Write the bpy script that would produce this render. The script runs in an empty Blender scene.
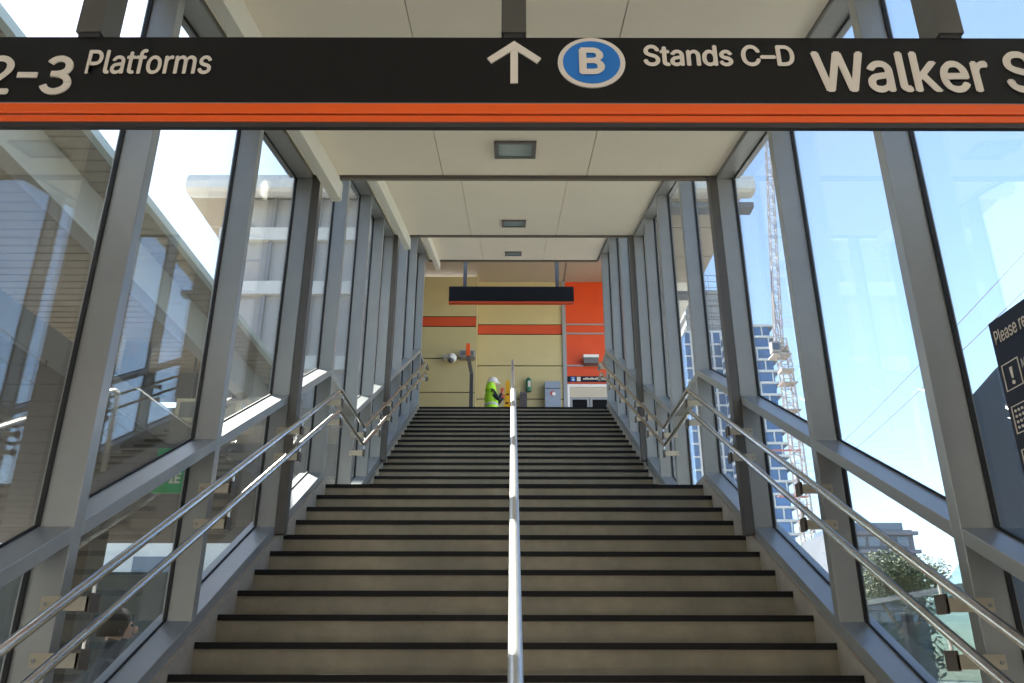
import bpy, math, random
from mathutils import Vector, Matrix
from mathutils.geometry import tessellate_polygon
random.seed(7)
sc = bpy.context.scene
COL = sc.collection
R = math.radians

# ------------------------------------------------------------------ camera, sky, sun, exposure
F_PX = 808.6
PITCH = 0.3815
cam_d = bpy.data.cameras.new('camera')
cam = bpy.data.objects.new('camera', cam_d); COL.objects.link(cam)
cam.location = (-0.022, 0.0, 1.60)
cam.rotation_euler = (math.pi/2 + PITCH, -0.0014, -0.0005)
cam_d.sensor_width = 36.0
cam_d.lens = F_PX/1024*36.0
cam_d.clip_end = 2000
cam_d.clip_start = 0.05
sc.camera = cam

SUN_EL, SUN_AZ = R(46), R(-41)          # azimuth measured from +Y towards +X
world = bpy.data.worlds.new('World'); sc.world = world; world.use_nodes = True
wn = world.node_tree.nodes; wl = world.node_tree.links
for n in list(wn): wn.remove(n)
sky = wn.new('ShaderNodeTexSky'); sky.sky_type = 'NISHITA'
sky.sun_disc = False; sky.sun_elevation = SUN_EL; sky.sun_rotation = SUN_AZ
sky.air_density = 1.0; sky.dust_density = .4; sky.ozone_density = 2.6; sky.altitude = 50
bg = wn.new('ShaderNodeBackground'); bg.inputs['Strength'].default_value = 0.225
wo = wn.new('ShaderNodeOutputWorld')
haze = wn.new('ShaderNodeMix'); haze.data_type = 'RGBA'; haze.inputs[0].default_value = .10
bw_ = wn.new('ShaderNodeRGBToBW'); wl.new(sky.outputs[0], bw_.inputs[0])
wl.new(sky.outputs[0], haze.inputs[6]); wl.new(bw_.outputs[0], haze.inputs[7])
wl.new(haze.outputs[2], bg.inputs[0]); wl.new(bg.outputs[0], wo.inputs[0])

sun_d = bpy.data.lights.new('sun', 'SUN'); sun_d.energy = 12.0; sun_d.angle = R(0.53); sun_d.color = (1, .95, .86)
sun = bpy.data.objects.new('sun', sun_d); COL.objects.link(sun)
sdir = Vector((math.sin(SUN_AZ)*math.cos(SUN_EL), math.cos(SUN_AZ)*math.cos(SUN_EL), math.sin(SUN_EL)))
sun.location = sdir*60
sun.rotation_euler = sdir.to_track_quat('Z', 'Y').to_euler()

vs = sc.view_settings
vs.view_transform = 'Standard'; vs.look = 'None'; vs.gamma = 1.0; vs.use_curve_mapping = False
vs.exposure = 1.15

# ------------------------------------------------------------------ materials
MAT = {}
def mat(key, col, rough=.5, metal=0.0, noise=0.0, nscale=6.0, bump=0.0, bscale=40.0, spec=.5, coat=0.0, stretch=(1, 1, 1)):
    m = bpy.data.materials.new(key); m.use_nodes = True
    nt = m.node_tree; b = nt.nodes['Principled BSDF']
    b.inputs['Base Color'].default_value = (*col, 1)
    b.inputs['Roughness'].default_value = rough
    b.inputs['Metallic'].default_value = metal
    b.inputs['Specular IOR Level'].default_value = spec
    b.inputs['Coat Weight'].default_value = coat
    tc = nt.nodes.new('ShaderNodeTexCoord')
    mp = nt.nodes.new('ShaderNodeMapping'); mp.inputs['Scale'].default_value = stretch
    nt.links.new(tc.outputs['Object'], mp.inputs[0])
    if noise > 0:
        nz = nt.nodes.new('ShaderNodeTexNoise'); nz.inputs['Scale'].default_value = nscale
        nz.inputs['Detail'].default_value = 6; nz.inputs['Roughness'].default_value = .62
        nt.links.new(mp.outputs[0], nz.inputs['Vector'])
        rp = nt.nodes.new('ShaderNodeValToRGB')
        rp.color_ramp.elements[0].position = .28; rp.color_ramp.elements[1].position = .72
        rp.color_ramp.elements[0].color = (*[c*(1-noise) for c in col], 1)
        rp.color_ramp.elements[1].color = (*[min(1, c*(1+noise)) for c in col], 1)
        nt.links.new(nz.outputs[0], rp.inputs[0]); nt.links.new(rp.outputs[0], b.inputs['Base Color'])
    if bump > 0:
        n2 = nt.nodes.new('ShaderNodeTexNoise'); n2.inputs['Scale'].default_value = bscale; n2.inputs['Detail'].default_value = 4
        nt.links.new(mp.outputs[0], n2.inputs['Vector'])
        bp = nt.nodes.new('ShaderNodeBump'); bp.inputs['Strength'].default_value = bump; bp.inputs['Distance'].default_value = .01
        nt.links.new(n2.outputs[0], bp.inputs['Height']); nt.links.new(bp.outputs[0], b.inputs['Normal'])
    MAT[key] = m
    return m

def glass_mat(key, tint, dust=.03, base=.045, dust_col=(.75, .78, .76)):
    """thin clear pane: see-through + mirror-like reflection that grows at grazing angles + a film of dust"""
    m = bpy.data.materials.new(key); m.use_nodes = True
    nt = m.node_tree; N = nt.nodes; L = nt.links
    for n in list(N): N.remove(n)
    out = N.new('ShaderNodeOutputMaterial')
    tr = N.new('ShaderNodeBsdfTransparent'); tr.inputs[0].default_value = (*tint, 1)
    gl = N.new('ShaderNodeBsdfGlossy'); gl.inputs['Roughness'].default_value = .004
    lw = N.new('ShaderNodeLayerWeight'); lw.inputs[0].default_value = .5
    pw = N.new('ShaderNodeMath'); pw.operation = 'POWER'; pw.inputs[1].default_value = 5
    ml = N.new('ShaderNodeMath'); ml.operation = 'MULTIPLY_ADD'; ml.inputs[1].default_value = .9; ml.inputs[2].default_value = base
    L.new(lw.outputs['Facing'], pw.inputs[0]); L.new(pw.outputs[0], ml.inputs[0])
    mx = N.new('ShaderNodeMixShader'); L.new(ml.outputs[0], mx.inputs[0]); L.new(tr.outputs[0], mx.inputs[1]); L.new(gl.outputs[0], mx.inputs[2])
    tl = N.new('ShaderNodeBsdfTranslucent'); tl.inputs[0].default_value = (*dust_col, 1)
    nz = N.new('ShaderNodeTexNoise'); nz.inputs['Scale'].default_value = 2.2; nz.inputs['Detail'].default_value = 7
    tc = N.new('ShaderNodeTexCoord'); mp = N.new('ShaderNodeMapping'); mp.inputs['Scale'].default_value = (1, 1.6, .5)
    L.new(tc.outputs['Object'], mp.inputs[0]); L.new(mp.outputs[0], nz.inputs['Vector'])
    mm = N.new('ShaderNodeMath'); mm.operation = 'MULTIPLY'; mm.inputs[1].default_value = dust*2
    L.new(nz.outputs[0], mm.inputs[0])
    m2 = N.new('ShaderNodeMixShader'); L.new(mm.outputs[0], m2.inputs[0]); L.new(mx.outputs[0], m2.inputs[1]); L.new(tl.outputs[0], m2.inputs[2])
    L.new(m2.outputs[0], out.inputs[0])
    MAT[key] = m
    return m

mat('aluminium', (.32, .332, .335), .34, .30, .07, 3, .03, 60)
mat('bronze', (.10, .092, .086), .45, .2, .1, 5)
mat('gasket', (.010, .010, .012), .6)
mat('ceiling', (.90, .84, .71), .55, 0, .03, 1.5)
mat('tray', (.66, .65, .58), .5, 0, .03, 2)
mat('fascia', (.17, .15, .125), .55)
mat('steel', (.60, .60, .60), .24, 1.0, .06, 20, .02, 200)
mat('steel_satin', (.78, .78, .77), .42, .85, .04, 20)
mat('rear_wall', (.15, .135, .115), .7, 0, .1, 1)  # for the added wall behind the camera, tone tuned as bounce fill
mat('bracket', (.50, .45, .36), .5, .1, .05, 20)
mat('bracket_dark', (.13, .11, .10), .4, .3)
mat('concrete', (.265, .235, .18), .78, 0, .22, 5, .15, 90)
mat('kerb', (.36, .32, .27), .7, 0, .12, 6, .08, 80)
mat('nosing', (.007, .007, .008), .6, 0, .3, 30, spec=.25)
mat('sign_black', (.007, .007, .007), .45, 0, .1, 3, spec=.25)
mat('sign_orange', (.78, .10, .008), .35)
mat('sign_edge', (.03, .03, .032), .45)
mat('sign_grey', (.16, .16, .16), .45)
mat('letter', (.66, .60, .52), .5)
mat('sign_blue', (.012, .16, .52), .4)
mat('hanger', (.10, .095, .085), .4, .4, .1, 10)
mat('yellow_panel', (.51, .43, .215), .55, 0, .05, 2)
mat('red_band', (.56, .065, .012), .5)
mat('orange_panel', (.64, .062, .005), .5, 0, .06, 2)
mat('dark_joint', (.03, .03, .028), .8)
mat('grey_metal', (.30, .30, .30), .45, .3)
mat('white_paint', (.75, .75, .73), .5, 0, .04, 4)
mat('lamp_glass', (.26, .34, .35), .25, 0, .05, 8)
mat('dark_frame', (.12, .12, .12), .5)
mat('plaza', (.36, .33, .285), .8, 0, .12, .6, .1, 30)
mat('dark_paving', (.10, .092, .08), .8, 0, .15, 1)
mat('asphalt', (.54, .49, .42), .85, 0, .15, .4)
mat('slat', (.25, .20, .125), .6, 0, .08, 3)
mat('dark_wood', (.20, .16, .12), .6, 0, .15, 6)
mat('beam_grey', (.34, .335, .305), .55, 0, .05, 3)
mat('roof_edge', (.48, .55, .52), .45)
mat('dark_steel', (.055, .055, .06), .5, .2)
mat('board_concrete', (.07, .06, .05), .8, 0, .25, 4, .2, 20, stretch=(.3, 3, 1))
mat('green_sign', (.0, .30, .09), .45)
mat('cream_box', (.70, .63, .45), .5)
mat('blue_cladding', (.065, .10, .16), .35, .3, .1, 2)
mat('teal_panel', (.13, .22, .23), .3, .1, .1, 3)
mat('tower_glass', (.10, .19, .36), .12, .3, .25, .35)
mat('tower_white', (.74, .75, .76), .55)
mat('tower_concrete', (.42, .42, .43), .8, 0, .15, .4)
mat('crane_white', (.50, .45, .43), .5)
mat('crane_red', (.50, .20, .18), .5)
mat('cable', (.05, .05, .06), .6)
mat('far_concrete', (.14, .155, .195), .8, 0, .1, .3)
mat('far_window', (.12, .15, .20), .2, .2)
mat('leaf', (.050, .072, .028), .7, 0, .5, 2.5)
mat('leaf_light', (.09, .13, .05), .7, 0, .4, 3)
mat('bark', (.10, .075, .05), .9, 0, .3, 8)
mat('hivis', (.44, .86, .03), .6)
mat('silver_tape', (.62, .64, .62), .4)
mat('navy', (.012, .015, .03), .8)
mat('helmet', (.85, .85, .85), .3)
mat('skin', (.55, .32, .22), .55)
mat('hair', (.02, .014, .01), .6)
mat('glove', (.60, .09, .05), .7)
mat('caution', (.85, .40, .01), .45)
mat('black_print', (.01, .01, .01), .5)
mat('cabinet_grey', (.27, .31, .38), .45, .2)
mat('green_can', (.02, .16, .09), .4)
mat('door_window', (.006, .006, .007), .6, spec=.1)
mat('concourse_soffit', (.42, .36, .28), .6, 0, .04, 2)
mat('sign_navy', (.018, .022, .07), .4, spec=.15)
mat('cream_wall', (.52, .46, .36), .6)
mat('concourse_floor', (.28, .27, .26), .5, 0, .1, 3)
mat('jacket', (.03, .035, .05), .8, 0, .2, 10)
mat('bright_wall', (.85, .83, .76), .6, 0, .1, .5)
mat('dark_hedge', (.018, .024, .021), .9, 0, .4, 2)
glass_mat('glass', (.945, .97, .962), .006, .105)
glass_mat('glass_balustrade', (.74, .80, .81), .03, .06)

# ------------------------------------------------------------------ object helpers
WLOC = {}
def link(o, parent):
    COL.objects.link(o)
    if parent is not None: o.parent = parent
def tag(o, label=None, cat=None, group=None, kind=None):
    if label: o['label'] = label
    if cat: o['category'] = cat
    if group: o['group'] = group
    if kind: o['kind'] = kind
    return o
def empty(name, loc, label=None, cat=None, group=None, kind=None):
    o = bpy.data.objects.new(name, None); COL.objects.link(o)
    o.location = loc; o.empty_display_size = .1
    WLOC[o.name] = Vector(loc)
    return tag(o, label, cat, group, kind)
def wloc(o): return WLOC.get(o.name, Vector((0, 0, 0))) if o is not None else Vector((0, 0, 0))

class MB:
    def __init__(s): s.V = []; s.F = []; s.M = []; s.mi = 0
    def add(s, vs, fs):
        n = len(s.V); s.V += [Vector(v) for v in vs]
        for f in fs: s.F.append([n+i for i in f]); s.M.append(s.mi)
        return s
    def box(s, x0, x1, y0, y1, z0, z1):
        v = [(x0, y0, z0), (x1, y0, z0), (x1, y1, z0), (x0, y1, z0), (x0, y0, z1), (x1, y0, z1), (x1, y1, z1), (x0, y1, z1)]
        return s.add(v, [(0, 3, 2, 1), (4, 5, 6, 7), (0, 1, 5, 4), (1, 2, 6, 5), (2, 3, 7, 6), (3, 0, 4, 7)])
    def prism(s, poly, a0, a1, axis='x'):
        """poly: list of 2-D points; axis x: (y,z), axis y: (x,z), axis z: (x,y)"""
        n = len(poly)
        def P(p, a):
            return {'x': (a, p[0], p[1]), 'y': (p[0], a, p[1]), 'z': (p[0], p[1], a)}[axis]
        v = [P(p, a0) for p in poly] + [P(p, a1) for p in poly]
        fs = [tuple(range(n))[::-1], tuple(range(n, 2*n))]
        fs += [(i, (i+1) % n, n+(i+1) % n, n+i) for i in range(n)]
        return s.add(v, fs)
    def tube(s, pts, r, n=10, cap=True):
        pts = [Vector(p) for p in pts]; rr = r if isinstance(r, (list, tuple)) else [r]*len(pts)
        rings = []; up0 = None
        for i, p in enumerate(pts):
            if i == 0: t = pts[1]-p
            elif i == len(pts)-1: t = p-pts[i-1]
            else: t = ((p-pts[i-1]).normalized()+(pts[i+1]-p).normalized())
            t.normalize()
            a = Vector((0, 0, 1)) if abs(t.z) < .95 else Vector((0, 1, 0))
            if up0 is not None: a = up0
            u = t.cross(a)
            if u.length < 1e-4: u = t.cross(Vector((1, 0, 0)))
            u.normalize(); w = u.cross(t).normalized(); up0 = w
            rings.append([p+u*math.cos(k*2*math.pi/n)*rr[i]+w*math.sin(k*2*math.pi/n)*rr[i] for k in range(n)])
        v = [q for ring in rings for q in ring]; fs = []
        for i in range(len(pts)-1):
            for k in range(n):
                a, b = i*n+k, i*n+(k+1) % n
                fs.append((a, b, b+n, a+n))
        if cap: fs += [tuple(range(n))[::-1], tuple((len(pts)-1)*n+k for k in range(n))]
        return s.add(v, fs)
    def lathe(s, prof, c, n=16):
        """prof: (r,z) list, axis vertical at c"""
        v = []; fs = []
        for r, z in prof:
            v += [(c[0]+r*math.cos(k*2*math.pi/n), c[1]+r*math.sin(k*2*math.pi/n), c[2]+z) for k in range(n)]
        for i in range(len(prof)-1):
            for k in range(n):
                a, b = i*n+k, i*n+(k+1) % n
                fs.append((a, b, b+n, a+n))
        fs += [tuple(range(n))[::-1], tuple((len(prof)-1)*n+k for k in range(n))]
        return s.add(v, fs)
    def ball(s, c, r, n=12, m=8, sc3=(1, 1, 1)):
        prof = [(r*math.sin(math.pi*i/m)+1e-4, -r*math.cos(math.pi*i/m)) for i in range(m+1)]
        st = len(s.V); s.lathe(prof, (0, 0, 0), n)
        for i in range(st, len(s.V)):
            v = s.V[i]; s.V[i] = Vector((v.x*sc3[0]+c[0], v.y*sc3[1]+c[1], v.z*sc3[2]+c[2]))
        return s
    def build(s, name, m, parent=None, smooth=False, bevel=0, origin=None):
        lo = [min(v[i] for v in s.V) for i in range(3)]; hi = [max(v[i] for v in s.V) for i in range(3)]
        o0 = Vector(((lo[0]+hi[0])/2, (lo[1]+hi[1])/2, lo[2])) if origin is None else Vector(origin)
        me = bpy.data.meshes.new(name)
        me.from_pydata([tuple(v-o0) for v in s.V], [], s.F)
        mats = m if isinstance(m, (list, tuple)) else [m]
        for k in mats: me.materials.append(MAT[k])
        if len(mats) > 1: me.polygons.foreach_set('material_index', s.M)
        if smooth: me.polygons.foreach_set('use_smooth', [True]*len(me.polygons))
        me.update()
        o = bpy.data.objects.new(name, me); link(o, parent)
        o.location = o0-wloc(parent); WLOC[o.name] = o0
        if bevel:
            b = o.modifiers.new('Bevel', 'BEVEL'); b.width = bevel; b.segments = 2; b.limit_method = 'ANGLE'
        return o

def box(name, x0, x1, y0, y1, z0, z1, m, parent=None, bevel=0):
    return MB().box(min(x0, x1), max(x0, x1), y0, y1, z0, z1).build(name, m, parent, bevel=bevel)

FONT = None
try:
    FONT = bpy.data.fonts.load(bpy.utils.system_resource('DATAFILES', path='fonts')+'/Inter.woff2')
except Exception:
    FONT = None
def text_mesh(txt):
    cu = bpy.data.curves.new('t', 'FONT'); cu.body = txt; cu.resolution_u = 4
    if FONT: cu.font = FONT
    o = bpy.data.objects.new('t', cu); COL.objects.link(o)
    cu.fill_mode = 'NONE'
    dg = bpy.context.evaluated_depsgraph_get(); dg.update()
    me = bpy.data.meshes.new_from_object(o.evaluated_get(dg))
    P = [v.co.copy() for v in me.vertices]
    nb_ = {}
    for e in me.edges:
        a, b = e.vertices; nb_.setdefault(a, []).append(b); nb_.setdefault(b, []).append(a)
    bpy.data.objects.remove(o); bpy.data.curves.remove(cu); bpy.data.meshes.remove(me)
    seen = set(); loops = []
    for st in range(len(P)):
        if st in seen or st not in nb_: continue
        lp = [st]; seen.add(st); cur = st
        while True:
            nx = [k for k in nb_[cur] if k not in seen]
            if not nx: break
            cur = min(nx, key=lambda k: (k-cur) % len(P)) if len(lp) == 1 else nx[0]
            lp.append(cur); seen.add(cur)
        if len(lp) > 2: loops.append([P[k] for k in lp])
    def area(l): return sum(a.x*b.y-b.x*a.y for a, b in zip(l, l[1:]+l[:1]))/2
    def inside(p, l):
        c = False
        for a, b in zip(l, l[1:]+l[:1]):
            if (a.y > p.y) != (b.y > p.y) and p.x < (b.x-a.x)*(p.y-a.y)/(b.y-a.y)+a.x: c = not c
        return c
    sg_ = 1 if area(max(loops, key=lambda l: abs(area(l)))) > 0 else -1
    outer = [l for l in loops if area(l)*sg_ > 0]; holes = [l for l in loops if area(l)*sg_ <= 0]
    V, Fs = [], []
    for li, l in enumerate(outer):
        hs = [h for h in holes if inside(h[0], l)]
        n0 = len(V); V += [Vector((p.x, p.y, float(li % 6))) for q in [l]+hs for p in q]
        for t in tessellate_polygon([[Vector((p.x, p.y, 0)) for p in q] for q in [l]+hs]): Fs.append([n0+k for k in t])
    return V, Fs
def lettering(txt, a0, a1, z0, z1, plane, depth, m, parent, bold=.0, name='lettering', shear=0.0):
    """fits the ink of txt into [a0,a1]x[z0,z1]; plane 'y': faces -Y at y=depth; plane 'x': faces -X at x=depth, a runs along -Y"""
    V, Fs = text_mesh(txt)
    lx, hx = min(v.x for v in V), max(v.x for v in V); ly, hy = min(v.y for v in V), max(v.y for v in V)
    b = MB(); T = .003
    def P(v, t):
        u = (v.x-lx)/(hx-lx); w = (v.y-ly)/(hy-ly)
        a = a0+(a1-a0)*u; z = z0+(z1-z0)*w
        return (a, depth-t, z) if plane == 'y' else (depth-t, a, z)
    offs = [(0, 0)] if not bold else [(-bold, 0), (bold, 0), (0, bold), (0, -bold)]
    for k, (da, dz) in enumerate(offs):
        vs = []
        for v in V:
            p = Vector(P(v, T+k*.0004+v.z*.00006)); p.z += dz
            if plane == 'y': p.x += da
            else: p.y += da
            vs.append(p)
        b.add(vs, Fs)
    return b.build(name, m, parent)

def ring_poly(rx, rz, c, n=40): return [(c[0]+rx*math.cos(2*math.pi*k/n), c[1]+rz*math.sin(2*math.pi*k/n)) for k in range(n)]

# ------------------------------------------------------------------ stair geometry
G1, R1 = .3004, .1577
G2, R2 = .3067, .1590
LZ = 3.135; LY0 = 7.322; LY1 = 8.96
TZ = LZ+18*R2; TY = LY1+17*G2
def NL(Y): return 1.558+R1/G1*(Y-4.318)
def UL(Y): return LZ+R2+R2/G2*(Y-LY1)
def line3(Y, off, flat_off, low=None):
    """height of a member that follows flight, landing, flight"""
    fl = LZ+flat_off
    v = NL(Y)+off
    if v > fl: v = max(fl, UL(Y)+off)
    if v > TZ+off: v = TZ+off
    if low is not None: v = max(low, v)
    return v
def brk(off, flat_off, low):
    fl = LZ+flat_off
    out = [4.318+(fl-off-1.558)*G1/R1, LY1+(fl-off-LZ-R2)*G2/R2, LY1+(TZ-LZ-R2)*G2/R2]
    if low is not None: out.append(4.318+(low-off-1.558)*G1/R1)
    return out
sill_top = lambda Y: line3(Y, .12, .09, .12)
sill_bot = lambda Y: line3(Y, .02, -.03, .0)
tr_top = lambda Y: line3(Y, 1.125, 1.08, 1.125)
tr_bot = lambda Y: line3(Y, 1.058, 1.013, 1.058)
BK = {sill_top: brk(.12, .09, .12), sill_bot: brk(.02, -.03, 0.), tr_top: brk(1.125, 1.08, 1.125), tr_bot: brk(1.058, 1.013, 1.058)}
SEC = [(1.50, 6.00, 5.54, .204), (6.00, 10.40, 7.43, .24), (10.40, 14.90, 9.38, .25)]   # y0, y1, soffit height at y1, slope
def ceil_z(Y, k): y0, y1, z1, s = SEC[k]; return z1+s*(Y-y1)
def head_bot(Y, k): return ceil_z(Y, k)-.03
def curve(fn, a, b):
    ys = [a]+sorted(y for y in BK.get(fn, []) if a+1e-3 < y < b-1e-3)+[b]
    return [(y, fn(y)) for y in ys]

HW = 1.72          # half width of the steps
XI, XG = 1.74, 1.886

# ground and lower floor
MB().box(-60, 60, -60, 260, -.30, -.16).build('ground', 'asphalt'); tag(bpy.data.objects['ground'], kind='structure')
fl = box('floor', -2.2, 2.2, -9, 1.70, -.16, 0.0, 'plaza'); tag(fl, kind='structure')

stair = empty('staircase', (0, 1.6, 0), 'wide concrete staircase in two flights with black nosing strips', 'staircase')
def step(y, z, g, r, top=False, depth=None):
    d = g+.03 if depth is None else depth
    s = MB().box(-HW, HW, y+.012, y+.012+d, z-r-.05, z-.004).build('step', 'concrete', stair)
    MB().box(-HW+.002, HW-.002, y, y+.075, z-.034, z).build('nosing', 'nosing', s)
for i in range(-9, 10): step(4.318+G1*i, 1.558+R1*i, G1, R1)
step(LY0, LZ, G1, R1, depth=LY1-LY0+.02)
for j in range(1, 18): step(LY1+G2*(j-1), LZ+R2*j, G2, R2)
step(TY, TZ, G2, R2)
for sgn in (-1, 1):
    y0 = 1.36
    top = [(y0, .03)]+[(LY0-.05, LZ+.035), (LY1-.25, LZ+.035), (TY, TZ+.03), (TY+.35, TZ+.03)]
    top[0] = (y0, NL(y0)+.03)
    poly = top+[(TY+.35, TZ-.35), (LY1, LZ-.4), (LY0, LZ-.5), (y0+.3, -.1), (y0, -.1)]
    xs = sorted((sgn*HW, sgn*(HW+.10)))
    MB().prism(poly, xs[0], xs[1]).build('side_kerb', 'kerb', stair)
# solid underside so that no light leaks below the flights
MB().prism([(2.2, -.1), (LY0+.3, LZ-.28), (LY1+.2, LZ-.28), (TY+.3, TZ-.35), (TY+.3, TZ-.55), (LY1+.3, LZ-.5), (LY0+.4, LZ-.5), (2.6, -.1)], -HW, HW).build('soffit_slab', 'concrete', stair)

# ------------------------------------------------------------------ glazed side walls
POSTS = [1.86, 3.22, 4.59, 5.95, 7.29, 8.52, 9.47, 10.32, 11.72, 12.95, 14.22]
PW = .07
def sec_of(y): return 0 if y < 5.94 else (1 if y < 10.31 else 2)
for sgn, nm in ((-1, 'left'), (1, 'right')):
    w = empty('wall_'+nm, (sgn*XG, 1.5, 0), kind='structure')
    def X(a, b): return (a, b) if sgn > 0 else (-b, -a)
    # sill along the stair
    for a, b in ((1.5, LY0-.06), (LY0-.06, LY1-.37), (LY1-.37, 14.95)):
        tp = curve(sill_top, a, b); bt = curve(sill_bot, a, b)
        MB().prism(tp+bt[::-1], *X(XI, XG+.06)).build('sill', 'aluminium', w, bevel=.004)
    # drop panel closing the side of the flight
    for a, b in ((1.5, LY0), (LY0, LY1), (LY1, 14.9)):
        tp = curve(sill_bot, a, b)
        MB().prism(tp+[(b, tp[-1][1]-.6), (a, tp[0][1]-.6)], *X(XG-.03, XG+.05)).build('side_panel', 'aluminium', w)
    ends = POSTS+[14.95]
    for i, y in enumerate(POSTS):
        k = sec_of(y)
        zt = head_bot(y, k)+.10
        m = MB().box(*X(XI+.002, XG+.02), y, y+PW, sill_top(y)-.03, zt).build('mullion', 'aluminium', w, bevel=.003)
        for za, zb in ((sill_top(y), tr_bot(y)), (tr_top(y), head_bot(y, k))):
            MB().box(*X(XG-.012, XG+.006), y-.011, y+.001, za+.002, zb-.002).build('gasket', 'gasket', m)
    start = [1.5]+[p+PW for p in POSTS]
    stop = POSTS+[14.95]
    for a, b in zip(start, stop):
        if b-a < .15: continue
        k = sec_of(a+.02)
        # middle rail
        tp = curve(tr_top, a, b); bt = curve(tr_bot, a, b)
        MB().prism(tp+bt[::-1], *X(XI+.002, XG+.02)).build('transom', 'aluminium', w, bevel=.003)
        # lower and upper panes with a dark bead along the frame
        lo = curve(sill_top, a, b); hi = curve(tr_bot, a, b)
        p1 = MB().prism(lo+hi[::-1], *X(XG, XG+.010)).build('pane', 'glass', w)
        lo2 = curve(tr_top, a, b); hi2 = [(a, head_bot(a, k)), (b, head_bot(b, k))]
        p2 = MB().prism(lo2+hi2[::-1], *X(XG, XG+.010)).build('pane', 'glass', w)
        for ln, up, p in ((lo, 1, p1), (lo2, 1, p2), (hi2, -1, p2)):
            q = [(yy, zz+up*.012) for yy, zz in ln]
            MB().prism(ln+q[::-1] if up > 0 else q+ln[::-1], *X(XG-.008, XG-.0005)).build('bead', 'gasket', p)
    for k, (y0, y1, z1, s) in enumerate(SEC):
        a = y0+(.02 if k else 0); b = y1-.06
        MB().prism([(a, head_bot(a, k)), (b, head_bot(b, k)), (b, head_bot(b, k)+.24), (a, head_bot(a, k)+.24)], *X(XI, XG+.05)).build('head_rail', 'aluminium', w, bevel=.003)

# ------------------------------------------------------------------ roof: stepped soffits, portal frames, trays, lights
for k, (y0, y1, z1, s) in enumerate(SEC):
    c = empty('ceiling', (0, y0, ceil_z(y0, k)), kind='structure')
    xs = [-1.735, -.62, .62, 1.735]
    for a, b in zip(xs[:-1], xs[1:]):
        ya, yb = y0+.10, y1-.06
        MB().prism([(ya, ceil_z(ya, k)), (yb, ceil_z(yb, k)), (yb, ceil_z(yb, k)+.03), (ya, ceil_z(ya, k)+.03)], a+.003, b-.003).build('panel', 'ceiling', c)
    ya, yb = y0, y1
    MB().prism([(ya, ceil_z(ya, k)+.031), (yb, ceil_z(yb, k)+.031), (yb, ceil_z(yb, k)+.26), (ya, ceil_z(ya, k)+.26)], -1.98, 1.98).build('roof_deck', 'dark_joint', c)
    t = MB()
    e = y1+.10
    za, zb = ceil_z(y0+.1, k), ceil_z(e, k)
    tray = MB().prism([(y0+.1, za-.19), (e-.05, zb-.20), (e-.05, zb-.03), (y1-.06, ceil_z(y1-.06, k)), (y0+.1, za)], -1.600, -1.515).build('cable_tray', 'tray', bevel=.004)
    cap = MB().prism([(e-.048, zb-.202), (e, zb-.198), (e, zb-.03), (e-.048, zb-.03)], -1.602, -1.513).build('end_cap', 'tray', tray)
    tag(tray, ['long cream cable tray along the nearest ceiling, behind the big sign', 'cream cable tray along the middle stepped ceiling, above the landing',
               'short cream cable tray along the farthest ceiling, nearest the yellow wall'][k], 'cable tray', 'cable trays under the ceilings')
FR = [(5.95, 5.54, 0), (10.34, 7.43, 1), (14.86, 9.38, 2)]
for k, (y, z1, kk) in enumerate(FR):
    zc = ceil_z(SEC[kk][1], kk)
    pf = empty('portal_frame', (0, y, sill_top(y)), ['brown steel portal frame at the nearest ceiling step, below the landing',
               'brown steel portal frame at the middle ceiling step, on the upper flight', 'brown steel portal frame at the top of the stairs'][k], 'portal frame', 'portal frames')
    zt = zc+(.70 if k < 2 else .5)
    MB().box(-XI, XI, y+.02, y+.05, zc-.030, zt).build('beam', 'fascia', pf)
    for sgn in ((-1, 1) if k < 2 else ()):
        xs = sorted((sgn*1.672, sgn*1.738))
        MB().box(xs[0], xs[1], y-.008, y+.085, sill_bot(y)+.05, zc-.005).build('column', 'bronze', pf)
for k, y in enumerate((5.40, 9.75, 14.30)):
    z = ceil_z(y, k); s = SEC[k][3]
    L = empty('ceiling_light', (0, y, z-.02), ['recessed rectangular ceiling light nearest the big sign', 'recessed rectangular ceiling light in the middle ceiling above the landing',
              'recessed rectangular ceiling light nearest the yellow wall'][k], 'ceiling light', 'recessed ceiling lights')
    hw, hl = .165, .15
    zz = lambda yy: z+s*(yy-y)
    fr = MB()
    for xa, xb, ya, yb in ((-hw, -hw+.035, y-hl, y+hl), (hw-.035, hw, y-hl, y+hl), (-hw+.035, hw-.035, y-hl, y-hl+.03), (-hw+.035, hw-.035, y+hl-.03, y+hl)):
        fr.prism([(ya, zz(ya)-.022), (yb, zz(yb)-.022), (yb, zz(yb)-.001), (ya, zz(ya)-.001)], xa, xb)
    fr.build('frame', 'dark_frame', L)
    ya, yb = y-hl+.03, y+hl-.03
    MB().prism([(ya, zz(ya)-.014), (yb, zz(yb)-.014), (yb, zz(yb)-.002), (ya, zz(ya)-.002)], -hw+.035, hw-.035).build('diffuser', 'lamp_glass', L)

e0 = box('ceiling_sky_blocker', -5, 5, -5.5, 1.42, 4.55, 4.80, 'tray'); tag(e0, kind='structure')  # unseen roof added over the camera to cut skylight on front faces
rwl = box('wall_sky_blocker', -16, 16, -13, -12.6, -.16, 11, 'rear_wall'); tag(rwl, kind='structure')  # unseen wall added behind the camera to block sky and bounce fill

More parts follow.
